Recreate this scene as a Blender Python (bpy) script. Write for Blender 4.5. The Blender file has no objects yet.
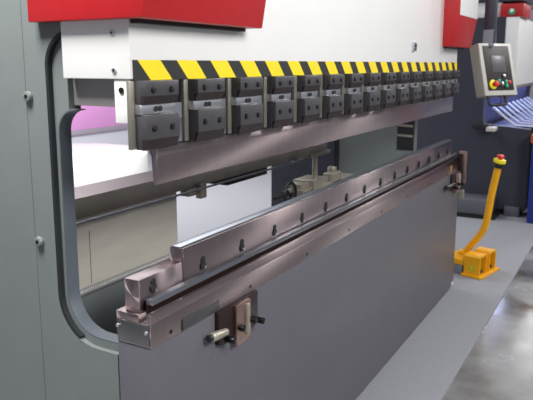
import bpy, bmesh, math, random
from mathutils import Vector, Matrix
random.seed(7)
scene = bpy.context.scene
C = scene.collection

# ------------------------------------------------------------------ materials
def mat(name, col, rough=0.5, metal=0.0, noise=0.0, nscale=40.0, bump=0.0, bscale=300.0,
        stretch=None, emit=None, estr=0.0, spec=None, coat=0.0, rnoise=0.0, col2=None):
    m = bpy.data.materials.new(name); m.use_nodes = True
    nt = m.node_tree; b = nt.nodes['Principled BSDF']
    b.inputs['Base Color'].default_value = (*col, 1)
    b.inputs['Roughness'].default_value = rough
    b.inputs['Metallic'].default_value = metal
    if spec is not None: b.inputs['Specular IOR Level'].default_value = spec
    if coat: b.inputs['Coat Weight'].default_value = coat
    if emit:
        b.inputs['Emission Color'].default_value = (*emit, 1); b.inputs['Emission Strength'].default_value = estr
    tc = nt.nodes.new('ShaderNodeTexCoord'); mp = nt.nodes.new('ShaderNodeMapping')
    nt.links.new(tc.outputs['Object'], mp.inputs['Vector'])
    if stretch: mp.inputs['Scale'].default_value = stretch
    if noise or rnoise or col2:
        n = nt.nodes.new('ShaderNodeTexNoise'); n.inputs['Scale'].default_value = nscale
        n.inputs['Detail'].default_value = 6
        nt.links.new(mp.outputs['Vector'], n.inputs['Vector'])
        r = nt.nodes.new('ShaderNodeValToRGB')
        r.color_ramp.elements[0].position = 0.3; r.color_ramp.elements[1].position = 0.7
        c2 = col2 or tuple(c*(1+noise) for c in col)
        c1 = col if col2 else tuple(c*(1-noise) for c in col)
        r.color_ramp.elements[0].color = (*c1, 1); r.color_ramp.elements[1].color = (*c2, 1)
        nt.links.new(n.outputs['Fac'], r.inputs['Fac']); nt.links.new(r.outputs['Color'], b.inputs['Base Color'])
        if rnoise:
            mr = nt.nodes.new('ShaderNodeMapRange')
            mr.inputs['From Min'].default_value = .3; mr.inputs['From Max'].default_value = .7
            mr.inputs['To Min'].default_value = max(.02, rough-rnoise); mr.inputs['To Max'].default_value = rough+rnoise
            nt.links.new(n.outputs['Fac'], mr.inputs['Value']); nt.links.new(mr.outputs['Result'], b.inputs['Roughness'])
    if bump:
        n2 = nt.nodes.new('ShaderNodeTexNoise'); n2.inputs['Scale'].default_value = bscale; n2.inputs['Detail'].default_value = 3
        nt.links.new(mp.outputs['Vector'], n2.inputs['Vector'])
        bp = nt.nodes.new('ShaderNodeBump'); bp.inputs['Strength'].default_value = bump; bp.inputs['Distance'].default_value = 0.002
        nt.links.new(n2.outputs['Fac'], bp.inputs['Height']); nt.links.new(bp.outputs['Normal'], b.inputs['Normal'])
    return m

M = {}
M['frame'] = mat('frame_paint', (.155, .175, .175), .45, noise=.03, nscale=12, bump=.05, bscale=500)
M['frame_in'] = mat('frame_inner_paint', (.10, .115, .13), .4, noise=.03, nscale=10)
M['bed'] = mat('bed_paint', (.105, .102, .118), .4, noise=.03, nscale=8, bump=.04, bscale=500)
M['white'] = mat('white_paint', (.80, .80, .79), .35, noise=.01, nscale=6)
M['red'] = mat('red_paint', (.42, .012, .016), .4, noise=.04, nscale=30, bump=.05, bscale=500)
M['steel'] = mat('ground_steel', (.40, .325, .33), .30, 1.0, noise=.05, nscale=4, stretch=(14, .6, .6))  # pink-brown tint stands in for surroundings mirrored in the steel
_nt = M['steel'].node_tree; _b = _nt.nodes['Principled BSDF']; _t = _nt.nodes.new('ShaderNodeTangent')
_t.direction_type = 'RADIAL'; _t.axis = 'X'; _nt.links.new(_t.outputs['Tangent'], _b.inputs['Tangent'])
_b.inputs['Anisotropic'].default_value = 1.0
M['steel_dark'] = mat('dark_ground_steel', (.22, .22, .22), .4, 1.0, noise=.1, nscale=15)
M['steel_beige'] = mat('beige_steel', (.38, .355, .295), .42, .6, noise=.08, nscale=14)
M['clamp_body'] = mat('clamp_body_steel', (.26, .245, .21), .45, .6, noise=.08, nscale=14)
M['tube'] = mat('grey_tube', (.34, .34, .34), .5, .4, noise=.05)
M['beige'] = mat('beige_sheet_metal', (.68, .65, .57), .4, .3, noise=.06, nscale=5, stretch=(1, 1, 6))
M['chrome'] = mat('bright_steel', (.72, .72, .76), .28, .95, noise=.05, nscale=30)
M['bar'] = mat('blued_steel', (.28, .295, .33), .30, .9, noise=.08, nscale=12)
M['jaw'] = mat('blackened_steel', (.056, .053, .058), .36, .1, noise=.1, nscale=40)
M['jaw_bevel'] = mat('dark_red_bevel', (.016, .009, .010), .55, noise=.1)
M['black'] = mat('black_plastic', (.012, .012, .013), .45, noise=.1)
M['edge_shade'] = mat('throat_edge_shade', (.085, .10, .12), .5, noise=.04, nscale=10)  # dark colour puts in the shade on the throat's cut edge
M['rubber'] = mat('black_rubber_trim', (.012, .014, .018), .5, noise=.1)
M['screw'] = mat('black_oxide_screw', (.02, .02, .02), .3, .6, noise=.1)
M['haz_k'] = mat('hazard_black', (.014, .014, .015), .5, noise=.1)
M['haz_y'] = mat('hazard_yellow', (.88, .66, .005), .5, noise=.03)
M['yellow'] = mat('pedal_yellow', (.86, .40, .004), .38, noise=.05, nscale=20)
M['yellow2'] = mat('lemon_yellow', (.85, .72, .02), .4, noise=.03)
M['redbtn'] = mat('red_plastic', (.65, .03, .02), .35, noise=.03)
M['green'] = mat('green_plastic', (.02, .35, .17), .35, noise=.03)
M['greyplastic'] = mat('grey_plastic', (.18, .2, .24), .5, noise=.05)
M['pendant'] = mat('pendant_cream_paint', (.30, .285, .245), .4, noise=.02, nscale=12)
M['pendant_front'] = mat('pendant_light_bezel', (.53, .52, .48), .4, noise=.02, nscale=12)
M['keypad'] = mat('keypad_brown_black', (.022, .016, .016), .5, noise=.05)
M['screen'] = mat('dim_screen_glass', (.10, .095, .10), .35, noise=.03)
M['darkblue'] = mat('dark_blue_grey_paint', (.036, .038, .055), .42, noise=.05, nscale=5)
M['darkgrey'] = mat('dark_grey_paint', (.05, .05, .062), .45, noise=.05, nscale=5)
M['plinth'] = mat('plinth_grey_paint', (.10, .105, .125), .5, noise=.05, nscale=5)
M['pink'] = mat('pink_panel', (.80, .36, .73), .5, noise=.02, nscale=2)
M['counter'] = mat('white_gloss_laminate', (.88, .87, .84), .25, noise=.01)
M['skirting'] = mat('lilac_grey', (.38, .34, .40), .5, noise=.03)
M['wall'] = mat('hall_wall_white', (.66, .67, .72), .7, noise=.02, nscale=1)
M['carpet'] = mat('grey_carpet', (.30, .305, .33), .95, noise=.10, nscale=140, bump=.5, bscale=400, spec=.1)
M['strip'] = mat('bent_zinc_strip', (.75, .78, .88), .35, .3, noise=.05)
M['blue'] = mat('blue_paint', (.01, .03, .22), .4, noise=.05)
M['taupe'] = mat('taupe_paint', (.30, .28, .28), .5, noise=.03)
M['guard'] = mat('slate_blue_guard', (.05, .055, .17), .4, noise=.1, nscale=4)
M['orange'] = mat('orange_paint', (.55, .10, .02), .45, noise=.05)
M['led'] = mat('blue_white_led', (.8, .85, 1), .4, emit=(.45, .55, 1.0), estr=16.0)
M['warn'] = mat('warning_label_green_yellow', (.42, .50, .02), .5, noise=.03)
M['brown'] = mat('dark_brown_bracket', (.03, .016, .016), .4, .4, noise=.1)
M['copper'] = mat('coppery_steel', (.50, .34, .30), .32, .95, noise=.1, nscale=20)
M['tanlabel'] = mat('amber_plate', (.55, .30, .08), .4, .4, noise=.05)
# polished concrete floor
m = mat('polished_concrete', (.075, .07, .064), .2, nscale=2.6, rnoise=.12, col2=(.30, .30, .30)); M['concrete'] = m

# ------------------------------------------------------------------ mesh builder
class MB:
    def __init__(s): s.bm = bmesh.new(); s.mi = 0
    def _fin(s, geom):
        for f in {f for v in geom for f in v.link_faces}: f.material_index = s.mi
    def box(s, x0, x1, y0, y1, z0, z1, bev=0.0, seg=2):
        t = bmesh.new(); bmesh.ops.create_cube(t, size=1)
        for v in t.verts:
            v.co = Vector(((x0+x1)/2+v.co.x*(x1-x0), (y0+y1)/2+v.co.y*(y1-y0), (z0+z1)/2+v.co.z*(z1-z0)))
        if bev: bmesh.ops.bevel(t, geom=t.edges[:], offset=bev, segments=seg, profile=.5, affect='EDGES')
        return s.add(t)
    def add(s, t, mtx=None):
        if mtx is not None: bmesh.ops.transform(t, matrix=mtx, verts=t.verts[:])
        me = bpy.data.meshes.new('tmp'); t.to_mesh(me); t.free()
        n0 = len(s.bm.faces); s.bm.from_mesh(me); bpy.data.meshes.remove(me)
        s.bm.faces.ensure_lookup_table()
        for f in s.bm.faces[n0:]: f.material_index = s.mi
        return s
    def prism(s, pts, a0, a1, axis='x', bev=0.0):
        """pts polygon in the other two axes (yz for x, xz for y, xy for z)"""
        t = bmesh.new()
        def P(p, a):
            return {'x': (a, p[0], p[1]), 'y': (p[0], a, p[1]), 'z': (p[0], p[1], a)}[axis]
        A = [t.verts.new(P(p, a0)) for p in pts]; B = [t.verts.new(P(p, a1)) for p in pts]
        n = len(pts)
        t.faces.new(A); t.faces.new(B[::-1])
        for i in range(n): t.faces.new((A[i], B[i], B[(i+1) % n], A[(i+1) % n]))
        bmesh.ops.recalc_face_normals(t, faces=t.faces[:])
        if bev: bmesh.ops.bevel(t, geom=t.edges[:], offset=bev, segments=2, profile=.5, affect='EDGES')
        return s.add(t)
    def cyl(s, p0, p1, r0, r1=None, seg=24, bev=0.0):
        p0 = Vector(p0); p1 = Vector(p1); d = p1-p0
        t = bmesh.new()
        bmesh.ops.create_cone(t, cap_ends=True, segments=seg, radius1=r0, radius2=r0 if r1 is None else r1, depth=d.length)
        if bev:
            es = [e for e in t.edges if abs(e.verts[0].co.z-e.verts[1].co.z) < 1e-6]
            bmesh.ops.bevel(t, geom=es, offset=bev, segments=2, profile=.5, affect='EDGES')
        q = Vector((0, 0, 1)).rotation_difference(d.normalized())
        return s.add(t, Matrix.Translation((p0+p1)/2) @ q.to_matrix().to_4x4())
    def tube(s, pts, r, seg=12, closed=False):
        t = bmesh.new(); pts = [Vector(p) for p in pts]; n = len(pts); rings = []
        nrm = None
        for i, p in enumerate(pts):
            if closed: d = pts[(i+1) % n]-pts[i-1]
            else: d = pts[min(i+1, n-1)]-pts[max(i-1, 0)]
            d.normalize()
            if nrm is None: nrm = d.orthogonal().normalized()
            nrm = (nrm-d*nrm.dot(d)).normalized(); b = d.cross(nrm)
            rr = r[i] if isinstance(r, (list, tuple)) else r
            rings.append([t.verts.new(p+(nrm*math.cos(a)+b*math.sin(a))*rr) for a in [2*math.pi*k/seg for k in range(seg)]])
        for i in range(n if closed else n-1):
            A, B = rings[i], rings[(i+1) % n]
            for k in range(seg): t.faces.new((A[k], A[(k+1) % seg], B[(k+1) % seg], B[k]))
        if not closed: t.faces.new(rings[0][::-1]); t.faces.new(rings[-1])
        bmesh.ops.recalc_face_normals(t, faces=t.faces[:])
        return s.add(t)
    def ring(s, c, axis, R, r, seg=32):
        c = Vector(c); a = Vector(axis).normalized(); u = a.orthogonal().normalized(); w = a.cross(u)
        return s.tube([c+(u*math.cos(k*2*math.pi/seg)+w*math.sin(k*2*math.pi/seg))*R for k in range(seg)], r, 10, True)
    def build(s, name, mats, parent=None, origin=(0, 0, 0), smooth=True):
        o = Vector(origin)
        if parent is not None and parent.type == 'EMPTY' and o.length == 0: o = Vector(parent['_o']) if '_o' in parent else o
        bmesh.ops.translate(s.bm, verts=s.bm.verts[:], vec=-o)
        me = bpy.data.meshes.new(name); s.bm.to_mesh(me); s.bm.free()
        for mm in (mats if isinstance(mats, (list, tuple)) else [mats]): me.materials.append(mm)
        ob = bpy.data.objects.new(name, me); C.objects.link(ob)
        if smooth:
            for p in me.polygons: p.use_smooth = True
            me.set_sharp_from_angle(angle=math.radians(35))
        if parent is not None: ob.parent = parent
        else: ob.location = o
        return ob

ORG = {}
def tag(o, label, cat, group=None, kind=None):
    o['label'] = label; o['category'] = cat
    if group: o['group'] = group
    if kind: o['kind'] = kind
    return o
def thing(name, label, cat, loc, group=None):
    o = bpy.data.objects.new(name, None); C.objects.link(o); o.location = loc
    o.empty_display_size = .1
    ORG[o.name] = Vector(loc)
    return tag(o, label, cat, group)
def root(o):
    while o.parent: o = o.parent
    return o
def part(mb, name, mats, parent, smooth=True):
    """mesh given in world coordinates, parented so that it stays there"""
    r = root(parent)
    o = mb.build(name, mats, None, origin=ORG[r.name], smooth=smooth)
    o.location = (0, 0, 0); o.parent = parent
    return o
def arc(cy, cz, r, a0, a1, n=10):
    return [(cy+r*math.cos(math.radians(a0+(a1-a0)*k/n)), cz+r*math.sin(math.radians(a0+(a1-a0)*k/n))) for k in range(n+1)]

# ------------------------------------------------------------------ setting
b = MB(); b.box(-8, 16, -8, 10, -.10, 0)
fl = b.build('floor', M['concrete']); fl['kind'] = 'structure'
b = MB(); b.box(-8, 16, 10, 10.2, 0, 5)
w = b.build('wall_back', M['wall']); w['kind'] = 'structure'
b = MB(); b.box(16, 16.2, -8, 10.2, 0, 5)
w = b.build('wall_right', M['wall']); w['kind'] = 'structure'
b = MB(); b.box(-4, 15, -.313, 9.6, 0, .006)
tag(b.build('carpet', M['carpet']), 'speckled light grey exhibition carpet under the machines beside the dark glossy floor', 'carpet')

# ------------------------------------------------------------------ main press brake
pb = thing('press_brake', 'large grey press brake in the foreground with white ram over long bed', 'press brake', (1.5, .4, .006))

def throat_poly(y_jaw, y_back, z_bot, z_top, rb, rt, y_up, back=1.29, ztop=2.45):
    p = [(back, .006), (back, ztop), (y_up, ztop), (y_up, z_top)]
    p += arc(y_back-rt, z_top-rt, rt, 90, 0)
    p += arc(y_back-rb, z_bot+rb, rb, 0, -90)
    p += [(y_jaw, z_bot), (y_jaw, .006)]
    return p
# left side frame: thick structural plate, an outer cover strip round the throat and an outer plate
b = MB(); b.prism(throat_poly(.106, .28, .772, 1.343, .105, .055, .24), .014, .053)
fr = part(b, 'side_frame', M['frame'], pb)
def cover(y_o):
    inner = [(.24, 1.528)] + arc(.297-.085, 1.528-.085, .085, 90, 0) + arc(.297-.125, .752+.125, .125, 0, -90) + [(.106, .752)]
    return inner + [(.106, .55), (y_o, .55), (y_o, 1.75), (.24, 1.75)]
b = MB(); b.prism(cover(.368), 0, .0135)
cv = part(b, 'cover_strip', M['frame'], fr)
b = MB(); b.prism([(.3705, .006), (1.29, .006), (1.29, 2.45), (.24, 2.45), (.24, 1.752), (.3705, 1.752)], 0.001, .0135)
b.prism([(.106, .006), (.3705, .006), (.3705, .548), (.106, .548)], 0.001, .0135)
part(b, 'outer_plate', M['frame'], fr)
# rubber trim following the throat edge
path = arc(.297-.085, 1.528-.085, .085, 90, 0, 14) + arc(.297-.125, .752+.125, .125, 0, -62, 14)
b = MB()
def band(path, off0, off1, x0, x1):
    n = len(path); P0 = []; P1 = []
    for i in range(n):
        a = Vector(path[max(i-1, 0)]); c = Vector(path[min(i+1, n-1)]); d = (c-a).normalized()
        nr = Vector((d.y, -d.x))   # towards opening or frame
        P0.append(Vector(path[i])+nr*off0); P1.append(Vector(path[i])+nr*off1)
    t = bmesh.new(); V = []
    for i in range(n):
        V.append([t.verts.new((x, q.x, q.y)) for q, x in ((P0[i], x0), (P1[i], x0), (P1[i], x1), (P0[i], x1))])
    for i in range(n-1):
        for k in range(4): t.faces.new((V[i][k], V[i][(k+1) % 4], V[i+1][(k+1) % 4], V[i+1][k]))
    t.faces.new(V[0]); t.faces.new(V[-1][::-1])
    bmesh.ops.recalc_face_normals(t, faces=t.faces[:])
    return t
b.add(band(path, -.001, .008, .0, .0138))
part(b, 'throat_seal', M['rubber'], fr)
edge_shade = arc(.28-.055, 1.343-.055, .055, 90, 0) + arc(.28-.105, .772+.105, .105, 0, -90) + [(.108, .772)]
b = MB(); b.add(band(edge_shade, .0002, .003, .0142, .0528))
part(b, 'throat_shade_band', M['edge_shade'], fr)  # added band carrying the shade of the plate's cut edge
for y, z in ((.357, 1.372), (.350, 1.006)):
    b = MB(); b.cyl((0, y, z), (-.012, y, z), .0125, bev=.002); b.mi = 1; b.cyl((-.0118, y, z), (-.0128, y, z), .0055, seg=6)
    part(b, 'bolt', [M['frame'], M['screw']], fr)
# right side frame
b = MB(); b.prism(throat_poly(.106, .28, .772, 1.343, .105, .055, .24), 2.99, 3.045)
fr2 = part(b, 'side_frame', M['frame'], pb)
b = MB()
b.box(2.984, 2.9895, .285, .395, .90, 1.29)
b.mi = 1
for k, z in enumerate((1.255, 1.20, 1.125, 1.05, .985)):
    b.prism([(.29, z), (.39, z+.004), (.39, z+.018), (.29, z+.014)], 2.975, 2.9842)
part(b, 'vent_grille', [M['black'], M['steel_beige']], fr2)

b = MB(); b.box(2.90, 2.989, .80, 1.285, .35, 1.9, .004)  # dark box on the inner rear of the right frame
part(b, 'rear_dark_box', M['darkblue'], fr2)

# ram
b = MB(); b.box(-.004, 2.965, .03, .235, 1.417, 2.4, .002)
ram = part(b, 'ram', M['white'], pb)
b = MB(); b.box(.03, 2.93, .092, .24, 1.352, 1.4165, .002)
part(b, 'ram_backing', M['taupe'], ram)
b = MB(); b.box(.004, 2.963, .0275, .0299, 1.414, 1.459)
b.mi = 1
z0, z1 = 1.414, 1.459; x = .018 - .143
while x < 2.95:
    q = [(x, z1), (x+.08, z1), (x+.124, z0), (x+.044, z0)]
    lim = lambda p: (min(max(p[0], .004), 2.963), p[1])
    if x < .004:
        if x+.124 > .006:
            xb = x+.124; f = (xb-.004)/.044
            q = [(.004, z0), (xb, z0), (.004, min(z1, z0+(z1-z0)*f))] if f < 1 else None
        else: q = None
    else: q = [lim(p) for p in q]
    if q: b.prism(q, .0271, .0276, 'y')
    x += .143
part(b, 'hazard_stripe', [M['haz_k'], M['haz_y']], ram)
for y, z in ((.077, 1.518), (.075, 1.436)):
    b = MB(); b.cyl((-.004, y, z), (-.008, y, z), .006, bev=.001); b.mi = 1; b.cyl((-.0078, y, z), (-.0085, y, z), .003, seg=6)
    part(b, 'screw', [M['chrome'], M['screw']], ram)
b = MB(); b.box(0.0, .03, .04, .082, 1.318, 1.4165, .002); b.mi = 1
b.cyl((0.0005, .060, 1.392), (-.003, .060, 1.392), .007)
part(b, 'end_tab', [M['white'], M['screw']], ram)
b = MB(); b.cyl((.045, .086, 1.4165), (.045, .086, 1.385), .011, bev=.002)
part(b, 'red_plug', M['redbtn'], ram)
b = MB(); b.box(2.045, 2.085, .018, .0299, 1.512, 1.556, .002); b.mi = 1
b.box(2.052, 2.078, .0155, .0182, 1.532, 1.545, .001); b.box(2.054, 2.072, .0155, .0182, 1.517, 1.525, .001)
part(b, 'sensor_box', [M['chrome'], M['black']], ram)

# red end housings with an undercut front
def housing(x0, x1, yb):
    b = MB()
    b.prism([(-.03, 1.546), (yb, 1.546), (yb, 2.40), (-.058, 2.40), (-.058, 1.712)], x0, x1, 'x', .0025)
    h = part(b, 'end_housing', M['red'], pb)
    b = MB(); b.box(x0+.004, x1-.004, -.0605, -.0582, 1.716, 2.395, .001)
    part(b, 'front_panel', M['white'], h)
    b = MB(); b.box(x0+.03, x1-.03, .006, .028, 1.537, 1.5455)
    part(b, 'mounting_strip', M['black'], h)
housing(-.03, .475, .312)
housing(2.605, 3.05, .312)

# tool clamps, one every 200 mm
def build_clamp():
    b = MB(); b.box(-.008, .152, .0305, .0405, 1.260, 1.4135, .002)
    body = part(b, 'tool_clamp', M['clamp_body'], pb)
    def jaw(zt, zf, zb, name):
        b = MB(); b.prism([(0, zt), (.0302, zt), (.0302, zb), (.013, zb), (.013, zf-.002), (0, zf)], .008, .131, 'x', .0015)
        b.mi = 1; b.prism([(.0012, zf-.0003), (.0128, zf-.0023), (.0128, zb-.001), (.009, zb-.001)], .0085, .1305, 'x')  # lower bevel of each jaw in a darker red-brown
        return part(b, name, [M['jaw'], M['jaw_bevel']], body)
    u = jaw(1.4135, 1.379, 1.3615, 'upper_jaw'); l = jaw(1.338, 1.282, 1.259, 'lower_jaw')
    for z in (1.393, 1.307):
        for x in (.036, .102):
            b = MB(); b.cyl((x, .0006, z), (x, -.0035, z), .0075, bev=.001); b.mi = 1
            b.cyl((x, -.0033, z), (x, -.0038, z), .004, seg=6)
            part(b, 'screw', [M['screw'], M['black']], body)
    b = MB(); b.box(.006, .131, .0125, .0302, 1.3385, 1.3605, .0012); b.mi = 1
    for x in (.058, .073): b.cyl((x, .0127, 1.3495), (x, .0095, 1.3495), .0065)
    part(b, 'adjusting_wedge', [M['chrome'], M['black']], body)
    return body
c0 = build_clamp()
for k in range(1, 15):
    c = c0.copy(); C.objects.link(c); c.location = (k*.2, 0, 0)
    for ch in list(c0.children):
        d = ch.copy(); C.objects.link(d); d.parent = c

# bed and die holder
b = MB(); b.box(0, 3.045, 0, .104, .03, .7895, .003)
b.box(.02, 3.0, .012, .100, .006, .031)
bed = part(b, 'bed', M['bed'], pb)
b = MB(); b.box(3.0, 3.04, -.0005, .05, .03, .055, .002)
part(b, 'corner_foot', M['white'], bed)
b = MB(); b.box(-.0, 3.048, 0, .104, .790, .8485, .0015)
b.box(-.0, 3.048, 0.0005, .0125, .8485, .874, .0012)
b.box(-.0, 3.048, .036, .104, .8485, .868, .001)
rail = part(b, 'die_holder', M['steel'], pb)
b = MB(); b.box(-.0025, -.0002, .004, .1, .794, .8475, .0008)
ep = part(b, 'end_plate', M['steel_dark'], rail)
for y, z in ((.098, .832), (.011, .829)):
    b = MB(); b.cyl((-.002, y, z), (-.006, y, z), .0048, bev=.001)
    part(b, 'end_screw', M['chrome'], rail)
for k in range(8):
    x = .075+.38*k
    b = MB(); b.cyl((x, .0005, .806), (x, -.001, .806), .0055)
    part(b, 'screw', M['screw'], rail)
b = MB(); b.box(.12, .285, -.004, .0, .792, .822, .001)  # dark strip standing in for a reflection in the polished rail
part(b, 'reflection_strip', M['jaw'], rail)
b = MB(); b.box(.028, 3.03, .016, .0355, .884, .898, .0015); b.mi = 1; b.box(.028, 3.03, .029, .0355, .8487, .8838)
part(b, 'clamping_bar', [M['bar'], M['brown']], pb)
b = MB(); b.box(2.82, 2.85, -.002, .0, .80, .842, .001)
part(b, 'amber_plate', M['tanlabel'], rail)

# sheet-support brackets on the bed front
def bracket(x, dx, reach=.045):
    b = MB(); b.prism([(x, .79), (x, .698), (x+.02, .690), (x+.19*dx, .686), (x+.21*dx, .70), (x+.21*dx, .79)], -.014, -.0002, 'y', .002)
    br = part(b, 'support_bracket', M['brown'], pb)
    b = MB(); b.box(x+.075*dx, x+.15*dx, -.026, -.0138, .668, .788, .003)
    part(b, 'slide_plate', M['copper'], br)
    b = MB(); b.cyl((x+.125*dx, -.028, .69), (x+.125*dx, -.028, .78), .008, bev=.001)
    part(b, 'guide_pin', M['steel_beige'], br)
    for px, pz in ((.035, .705), (.085, .722), (.15, .722), (.195, .705)):
        b = MB(); b.cyl((x+px*dx, -.012 if px < .05 or px > .18 else -.026, pz), (x+px*dx, -.044, pz), .0095, bev=.003)
        part(b, 'bolt', M['screw'], br)
    b = MB(); b.cyl((x+.03, -.018, .728), (x-reach, -.018, .738), .011, .013, bev=.003); b.mi = 1
    b.cyl((x-reach+.001, -.018, .738), (x-reach-.010, -.018, .7395), .010, bev=.002)
    part(b, 'locking_knob', [M['steel_beige'] if reach < .1 else M['black'], M['black']], br)
bracket(.265, 1.0)
bracket(2.82, 1.0, .15)
# right end bracket
b = MB(); b.box(3.046, 3.075, -.02, .02, .66, .89, .003)
br = part(b, 'support_bracket', M['brown'], pb)
b = MB(); b.box(3.0752, 3.095, -.035, .015, .70, .905, .003)
part(b, 'slide_plate', M['copper'], br)
b = MB(); b.box(3.046, 3.07, -.035, .01, .60, .659, .003)
part(b, 'lower_block', M['steel_beige'], br)

# back gauge seen through the throat
b = MB(); b.box(.08, 1.885, .40, .535, 1.019, 1.0745, .001)
bg = part(b, 'back_gauge_beam', M['steel_beige'], pb)
b = MB(); b.box(.08, 1.885, .401, .536, 1.0747, 1.0775)
part(b, 'top_strip', M['steel'], bg)
b = MB(); b.box(.695, .765, .39, .43, .992, 1.0185, .002); b.box(.745, .78, .375, .3995, .978, 1.03, .002)
part(b, 'stop_finger', M['steel_beige'], bg)
b = MB(); b.box(1.02, 1.34, .44, .56, .975, 1.0185, .003)
part(b, 'stop_finger', M['brown'], bg)
b = MB(); b.box(1.70, 1.93, .40, .5, 1.002, 1.0185, .002)
part(b, 'carriage', M['steel_beige'], bg)
b = MB(); b.cyl((1.85, .45, .85), (1.85, .45, 1.0015), .013); b.cyl((1.90, .47, .85), (1.90, .47, 1.0015), .012)
part(b, 'lift_post', M['steel_beige'], bg)
b = MB(); b.tube([(.054, .36, 1.020), (1.52, .36, 1.020)], .0038)
b.box(1.50, 1.53, .355, .41, 1.012, 1.026, .001)
part(b, 'guide_rod', M['bar'], bg)
b = MB()
b.box(1.68, 1.80, .43, .52, .80, .845, .003); b.box(1.70, 1.83, .45, .53, .845, .868, .003)
b.box(1.78, 1.95, .42, .54, .78, .875, .004); b.box(1.95, 2.35, .44, .52, .79, .83, .004)
b.box(2.05, 2.18, .44, .50, .80, .872, .01); b.cyl((2.115, .47, .87), (2.115, .47, .90), .025, bev=.005)
b.box(1.72, 2.35, .1045, .44, .74, .79, .003)
gu = part(b, 'gauge_drive', M['steel_beige'], pb)
b = MB()
for k, x in enumerate((1.70, 1.735, 1.77)): b.cyl((x, .4302, .825), (x, .428, .825), .008)
b.box(1.69, 1.79, .4285, .4302, .806, .812)
part(b, 'scale_marks', M['black'], gu)
b = MB(); b.ring((1.60, .46, .838), (.05, 1, 0), .052, .0075)
hub = Vector((1.60, .46, .838))
for k in range(3):
    a = 2*math.pi*k/3+.5
    b.cyl(hub, hub+Vector((.052*math.cos(a), 0, .052*math.sin(a))), .006)
b.cyl((1.60, .445, .838), (1.60, .50, .838), .013)
hw = part(b, 'hand_wheel', M['black'], gu)
b = MB(); b.cyl((1.44, .462, .845), (1.60, .462, .839), .008, bev=.003)
part(b, 'crank_handle', M['black'], gu)
b = MB(); b.box(.054, .70, .45, .456, .79, 1.002, .001)
rp = part(b, 'rear_panel', M['beige'], pb)
b = MB(); b.tube([(.054, .440, .782), (.70, .440, .782)], .011, 16)
part(b, 'bottom_tube', M['tube'], rp)
b = MB(); b.box(.268, .2695, .4492, .4502, .795, .96)
part(b, 'panel_seam', M['black'], rp)
b = MB(); b.box(.054, .74, .44, .447, .30, .772, .001)
part(b, 'lower_rear_panel', M['frame'], pb)

# ------------------------------------------------------------------ tooling (lifts off the machine)
b = MB(); b.prism([(.031, 1.2585), (.056, 1.2585), (.056, 1.243), (.050, 1.235), (.046, 1.172), (.040, 1.164), (.034, 1.168), (.033, 1.235), (.031, 1.243)], .082, 2.925, 'x', .001)
tag(b.build('punch', M['steel']), 'long polished steel punch blade hanging under the row of black tool clamps', 'punch')

def die(name, x0, x1, zt, holes, label):
    t = thing(name, label, 'die', ((x0+x1)/2, .06, .868))
    b = MB(); b.box(x0, x1, .041, .086, .8682, zt, .0015)
    bd = part(b, 'die_body', M['steel'], t)
    if zt > .96:
        b = MB(); b.box(x0, x1, .048, .079, zt+.0002, zt+.004, .001)
        part(b, 'top_strip', M['bar'], t)
    for x in holes:
        b = MB(); b.cyl((x, .0412, .915), (x, .0375, .915), .0125, bev=.0015); b.mi = 1
        b.cyl((x-.002, .0376, .916), (x-.002, .0368, .916), .009)
        b.cyl((x+.001, .0412, .931), (x+.001, .0385, .931), .009); b.mi = 2; b.cyl((x+.008, .0378, .908), (x+.008, .036, .908), .0035)  # small bright stud paints in a glint on each screw
        part(b, 'clamping_screw', [M['screw'], M['black'], M['chrome']], t)
    return t
die('lower_die', .186, 2.985, .982, [.272+.2015*k for k in range(14)], 'long tall steel lower die with a row of socket screws along the bed')
die('lower_die_segment', .012, .183, .948, [.062], 'short low steel die segment at the near left end of the bed')

# ------------------------------------------------------------------ control pendant
pc = Vector((3.206, -.171, 1.418)); yaw, tilt = .564, .259; W, Hh, D = .28, .33, .079
nn = Vector((-math.sin(yaw)*math.cos(tilt), -math.cos(yaw)*math.cos(tilt), math.sin(tilt)))
rr = Vector((math.cos(yaw), -math.sin(yaw), 0)); uu = -rr.cross(nn)
if uu.z < 0: uu = -uu
MP = Matrix(((rr.x, uu.x, nn.x, pc.x), (rr.y, uu.y, nn.y, pc.y), (rr.z, uu.z, nn.z, pc.z), (0, 0, 0, 1)))
pend = thing('control_pendant', 'cream control box with dark screen hanging from a post before the dark machine', 'control panel', tuple(pc))
def local(fn, name, mats, parent=pend):
    b = MB(); fn(b)
    bmesh.ops.transform(b.bm, matrix=MP, verts=b.bm.verts[:])
    bmesh.ops.recalc_face_normals(b.bm, faces=b.bm.faces[:])
    return part(b, name, mats, parent)
local(lambda b: b.box(-W/2, W/2, -Hh/2, Hh/2, -D, -.012, .004), 'cabinet', M['pendant'])
local(lambda b: b.box(-W/2, W/2, -Hh/2, Hh/2, -.0118, 0, .003), 'bezel', M['pendant_front'])
kp = local(lambda b: b.box(-.112, .112, -.135, .148, .0002, .003, .001), 'keypad_panel', M['keypad'])
local(lambda b: b.box(-.055, .065, -.02, .085, .0032, .005, .001), 'screen', M['screen'], kp)
def es(b):
    b.cyl((-.072, -.098, .0032), (-.072, -.098, .012), .030, bev=.002); b.mi = 1
    b.cyl((-.072, -.098, .012), (-.072, -.098, .025), .011); b.cyl((-.068, -.098, .022), (-.068, -.098, .04), .019, .017, bev=.004)
local(es, 'emergency_stop', [M['yellow2'], M['redbtn']], kp)
for x, y, mm in ((-.015, -.075, 'green'), (.01, -.095, 'chrome'), (.045, -.082, 'green'), (.045, -.108, 'green'), (.035, -.045, 'chrome'), (.075, -.085, 'redbtn'), (-.02, -.1, 'black')):
    local(lambda b: b.cyl((x, y, .0032), (x, y, .014), .0115, bev=.002), 'push_button', M[mm], kp)
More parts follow.
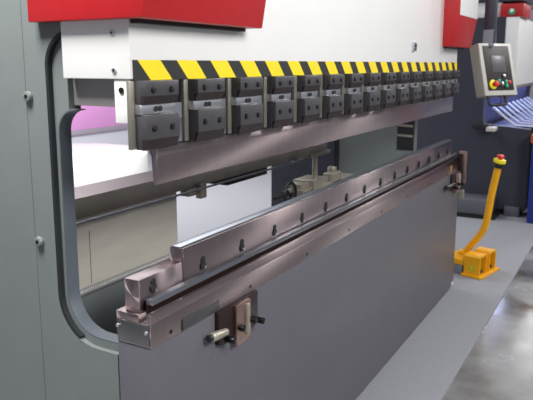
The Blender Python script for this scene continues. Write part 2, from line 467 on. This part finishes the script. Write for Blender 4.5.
def hd(b): b.tube([(-.09, -Hh/2+.002, -.03), (-.09, -Hh/2-.048, -.03), (-.08, -Hh/2-.056, -.03), (.05, -Hh/2-.056, -.03), (.06, -Hh/2-.048, -.03), (.06, -Hh/2+.002, -.03)], .009)
local(hd, 'carrying_handle', M['black'])
local(lambda b: b.tube([(0, -Hh/2, -.02), (.004, -Hh/2-.03, -.015), (-.004, -Hh/2-.05, -.02)], .004), 'hanging_cable', M['black'])
top = pc + uu*(Hh/2) - nn*.045
tz = top.z
b = MB(); b.box(top.x-.07, top.x+.07, top.y-.035, top.y+.035, tz-.012, tz+.012, .004)
b.prism([(top.x-.062, tz+.01), (top.x-.05, tz+.095), (top.x+.05, tz+.095), (top.x+.062, tz+.01), (top.x+.05, tz+.01), (top.x+.042, tz+.083), (top.x-.042, tz+.083), (top.x-.05, tz+.01)], top.y-.03, top.y+.03, 'y')
part(b, 'yoke', M['greyplastic'], pend)
b = MB(); b.box(top.x-.034, top.x+.034, top.y-.034, top.y+.034, tz+.0, 2.299, .008)
part(b, 'hanging_post', M['darkblue'], pend)
b = MB(); b.box(3.052, top.x+.04, top.y-.04, top.y+.04, 2.30, 2.36, .006); b.box(3.052, 3.11, top.y-.04, .2, 2.30, 2.36, .006)
part(b, 'swing_arm', M['darkblue'], pend)

# ------------------------------------------------------------------ foot pedal
fp = thing('foot_pedal', 'yellow twin foot pedal with tall bent post and red stop button on the carpet', 'foot pedal', (3.42, -.05, .006))
b = MB(); b.box(3.29, 3.60, -.185, -.035, .006, .024, .004)
part(b, 'base_plate', M['yellow'], fp)
def hood(x0, x1):
    b = MB(); y0, y1 = -.165, -.05
    outer = [(x0, .024), (x0, .150), (x0+.012, .163), (x1-.012, .163), (x1, .150), (x1, .024)]
    inner = [(x1-.010, .024), (x1-.010, .150), (x0+.010, .150), (x0+.010, .024)]
    b.prism(outer+inner, y0, y1, 'y'); b.box(x0+.006, x1-.006, y1-.008, y1, .024, .155)
    h = part(b, 'pedal_hood', M['yellow'], fp)
    b = MB(); b.prism([(y0+.012, .032), (y1-.008, .032), (y1-.008, .075), (y0+.02, .045)], x0+.02, x1-.02, 'x', .002)
    part(b, 'treadle', M['black'], h)
    return h
h1 = hood(3.305, 3.415); hood(3.455, 3.565)
b = MB(); b.prism([(-.133, .055), (-.083, .055), (-.108, .100)], 3.3035, 3.3049, 'x'); b.mi = 1
b.prism([(-.111, .062), (-.105, .062), (-.103, .088), (-.113, .088)], 3.3030, 3.3038, 'x')
part(b, 'warning_triangle', [M['warn'], M['yellow2']], h1)
b = MB(); b.box(3.31, 3.56, -.048, .10, .075, .118, .006)
part(b, 'housing', M['yellow'], fp)
b = MB(); b.box(3.315, 3.555, -.034, .096, .006, .0748, .004)
part(b, 'grey_foot', M['greyplastic'], fp)
PX = 3.45
ctrl = [(.016, .118), (-.002, .155), (-.042, .21), (-.086, .27), (-.114, .32), (-.130, .38), (-.139, .45), (-.150, .55), (-.168, .66), (-.187, .765)]
b = MB(); b.tube([(PX, y, z) for y, z in ctrl], .024, 16)
b.cyl((PX, .018, .117), (PX, .012, .135), .04, bev=.004)
po = part(b, 'post', M['yellow'], fp)
d = Vector((0, -.018, .1)).normalized(); e = Vector((PX, -.187, .765))
b = MB(); b.cyl(e-d*.002, e+d*.03, .035, bev=.002); b.mi = 1; b.cyl(e+d*.03, e+d*.055, .041, bev=.005); b.mi = 2
b.cyl(e+d*.055, e+d*.068, .014); b.cyl(e+d*.066, e+d*.085, .026, .023, bev=.005)
part(b, 'stop_button', [M['black'], M['yellow2'], M['redbtn']], po)

fp.rotation_euler.z = math.radians(-13); fp.location.y += .022; fp.location.x += .02

# ------------------------------------------------------------------ second machine behind
p2 = thing('press_brake', 'dark blue press brake with white ram standing behind the control box at the right', 'press brake', (6.8, .7, .006))
X2 = 5.4
prof = [(1.6, .06), (1.6, 1.88), (.18, 1.88), (.18, 1.30), (.23, 1.26), (.30, 1.23), (.335, 1.12), (.335, .93), (.32, .88), (-.10, .845), (-.10, .06)]
b = MB(); b.prism(prof, X2, X2+.1, 'x')
f2 = part(b, 'side_frame', M['darkblue'], p2)
b = MB(); b.prism(prof, X2+3.0, X2+3.1, 'x'); part(b, 'side_frame', M['darkblue'], p2)
b = MB(); b.box(X2+.1, X2+3.0, -.10, .12, .06, .842, .004); part(b, 'bed', M['darkgrey'], p2)
b = MB(); b.box(X2+.02, X2+3.08, -.05, 1.55, .006, .06); part(b, 'base', M['black'], p2)
b = MB(); b.box(X2+.004, X2+3.08, .06, .178, 1.25, 1.88, .004); part(b, 'ram', M['white'], p2)
b = MB(); b.box(X2+.1, X2+3.0, .06, .16, 1.225, 1.2495); part(b, 'tool_rail', M['copper'], p2)
b = MB(); b.box(X2+.05, X2+1.0, .235, .9, 1.8805, 2.02, .004); part(b, 'top_cover', M['white'], p2)
b = MB(); b.box(X2, X2+.45, .03, .232, 1.8805, 2.00, .004)
rh = part(b, 'end_housing', M['red'], p2)
b = MB(); b.cyl((X2-.0005, .13, 1.925), (X2-.015, .13, 1.925), .03, bev=.006); b.mi = 1; b.cyl((X2-.015, .13, 1.935), (X2-.02, .13, 1.935), .016)
part(b, 'round_badge', [M['green'], M['white']], rh)
b = MB(); b.box(X2+.02, X2+1.2, .03, .9, 2.021, 2.14, .004); part(b, 'head_box', M['darkblue'], p2)
b = MB(); b.box(X2-.16, X2-.0005, .19, .27, .825, .862, .004); part(b, 'sheet_stop', M['beige'], p2)
b = MB(); b.box(X2-.03, X2-.0005, .28, .42, .838, .87, .002); part(b, 'slot', M['black'], p2)
b = MB(); b.box(X2-.30, X2-.0005, .16, .62, .05, .19, .01); part(b, 'plinth', M['plinth'], p2)
b = MB(); b.box(X2-.28, X2-.0005, .12, .62, .006, .0495); part(b, 'plinth_base', M['black'], p2)
b = MB(); b.box(X2-.04, X2-.0005, -.06, .08, .006, .10, .005); part(b, 'foot_block', M['plinth'], p2)
b = MB(); b.box(X2+.12, X2+2.9, .19, .23, 1.225, 1.245, .004); part(b, 'led_bar', M['led'], p2)
b = MB(); b.box(X2+.101, X2+2.95, .36, .38, .86, 1.30, .002); part(b, 'rear_guard', M['guard'], p2)
# display tray of bent strips on its table
tr = MB(); tr.box(X2+.11, X2+2.6, -.30, .29, .847, .858, .002)
tag(tr.build('sample_tray', M['guard'], origin=(X2+.8, -.1, .847)), 'slate blue tray on the table of the dark machine behind, carrying bent metal strips', 'tray')
def strip_mesh(b, x, y0, y1, z):
    b.prism([(-.10, z), (.06, z), (.075, z+.006), (.28, z+.165), (.268, z+.182), (.06, z+.018), (.05, z+.012), (-.10, z+.012)], x, x+.03, 'x', .002)
for k in range(9):
    x = X2+.14+.28*k
    b = MB(); strip_mesh(b, x, -.38, .22, .8585)
    names = ['nearest', 'second', 'third', 'fourth', 'fifth', 'sixth', 'seventh', 'eighth', 'farthest']
    tag(b.build('bent_strip', M['strip'], origin=(x+.04, -.08, .8585)), 'sloping bent metal strip lying in the blue lit tray, %s from the dark side frame' % names[k], 'metal strip', 'bent strips in the blue lit tray')
bb = thing('sample_board', 'upright white board with dark slots standing at the right edge beyond the control box', 'board', (X2+1.2, -.25, .858))
b = MB(); b.box(X2+1.60, X2+1.63, -.42, -.12, .8585, 1.22, .002); part(b, 'board', M['white'], bb)
b = MB()
for k in range(5): b.box(X2+1.597, X2+1.6, -.40, -.20, .90+.06*k, .93+.06*k)
part(b, 'slots', M['black'], bb)
ob = thing('storage_bin', 'blue bin with orange lid at the right edge beside the dark machine behind', 'bin', (X2+.05, -.3, .006))
b = MB(); b.box(X2-.25, X2+.35, -.55, -.155, .006, .745, .01); part(b, 'bin_body', M['blue'], ob)
b = MB(); b.box(X2-.26, X2+.36, -.56, -.145, .746, .83, .008); part(b, 'bin_lid', M['orange'], ob)

# ------------------------------------------------------------------ stand behind, seen through the throat
b = MB(); t = bmesh.new(); b.cyl((4.25, 4.9, .006), (4.25, 4.9, .42), 1.05, seg=64, bev=.02)
tag(b.build('display_counter', M['counter'], origin=(4.25, 4.9, .006)), 'low round white counter seen through the throat of the front machine below the pink panel', 'counter')
pk = thing('display_stand', 'white stand wall with a bright pink panel seen through the throat of the front machine', 'stand', (5.2, 6.6, .006))
b = MB(); b.box(2.5, 7.5, 6.6, 6.75, .006, 1.25); part(b, 'stand_wall', M['wall'], pk)
b = MB(); b.box(3.0, 7.4, 6.57, 6.599, .44, .95, .004); part(b, 'pink_panel', M['pink'], pk)
b = MB(); b.box(3.0, 7.4, 6.56, 6.599, .36, .439, .004); part(b, 'lilac_strip', M['skirting'], pk)

# ------------------------------------------------------------------ light
def area(name, loc, target, size, power, col=(1, 1, 1)):
    l = bpy.data.lights.new(name, 'AREA'); l.shape = 'RECTANGLE'; l.size, l.size_y = size; l.energy = power; l.color = col
    o = bpy.data.objects.new(name, l); C.objects.link(o); o.location = loc
    o.rotation_euler = (Vector(target)-Vector(loc)).to_track_quat('-Z', 'Y').to_euler()
area('hall_lamp_left', (-.75, .28, 2.95), (0, .3, 1.4), (.7, .7), 110, (1, .98, .94))
area('added_key_light', (.1, -3.0, 2.9), (1.3, 0, 1.1), (1.6, 1.0), 125, (1, .99, .97))  # unseen light added to reach the rear panel and brighten the ram
area('streak_light_front', (4.6, -3.0, 3.6), (2.0, 0, .8), (.6, .6), 65, (1, .98, .96))  # unseen light added for streak highlights on rail, die and punch
area('streak_light_far', (10.9, -3.0, 4.2), (7, 0, .8), (1.0, 1.0), 150, (1, .98, .96))  # unseen light added for the farther streak on the punch
area('added_floor_fill', (3.5, 3.6, 4.6), (3.5, 3.6, 0), (4, 3), 170, (.97, .98, 1))  # unseen fill added to brighten the floor at the back
area('hall_lamp_right', (6.2, -2.6, 5.0), (5.6, -.6, .6), (3, 2), 60, (.93, .95, 1))
area('hall_lamp_end', (12.5, .5, 3.7), (3, -.6, 0), (2, 2), 75, (1, .99, .97))
area('added_stand_fill', (3.2, 3.2, 3.0), (4.4, 6, .4), (2, 1), 170, (1, .98, .97))  # unseen fill added to brighten the pink panel and counter
world = bpy.data.worlds.new('hall_light'); scene.world = world; world.use_nodes = True
bgn = world.node_tree.nodes['Background']; bgn.inputs['Color'].default_value = (.62, .66, .75, 1); bgn.inputs['Strength'].default_value = .34

# ------------------------------------------------------------------ camera
ex = Vector((0.49155071, 0.15508819, 0.85692797)); ey = Vector((-0.87084895, 0.08753953, 0.48369301)); ez = Vector((0, 0.98401447, -0.17808851))
cam = bpy.data.cameras.new('camera'); co = bpy.data.objects.new('camera', cam); C.objects.link(co)
right = Vector((ex[0], ey[0], ez[0])); up = Vector((ex[1], ey[1], ez[1])); fwd = Vector((ex[2], ey[2], ez[2]))
co.matrix_world = Matrix(((right.x, up.x, -fwd.x, -1.11932915), (right.y, up.y, -fwd.y, -.94126335), (right.z, up.z, -fwd.z, 1.45), (0, 0, 0, 1)))
cam.sensor_fit = 'HORIZONTAL'; cam.sensor_width = 36; cam.lens = 652/533*36
cam.shift_x = .5/533; cam.shift_y = -18/533
cam.clip_start = .05
cam.dof.use_dof = True; cam.dof.focus_distance = 2.1; cam.dof.aperture_fstop = 6.5
scene.camera = co
scene.view_settings.view_transform = 'Standard'; scene.view_settings.look = 'None'
scene.view_settings.gamma = 1; scene.view_settings.exposure = 0.0
scene.view_settings.use_curve_mapping = False
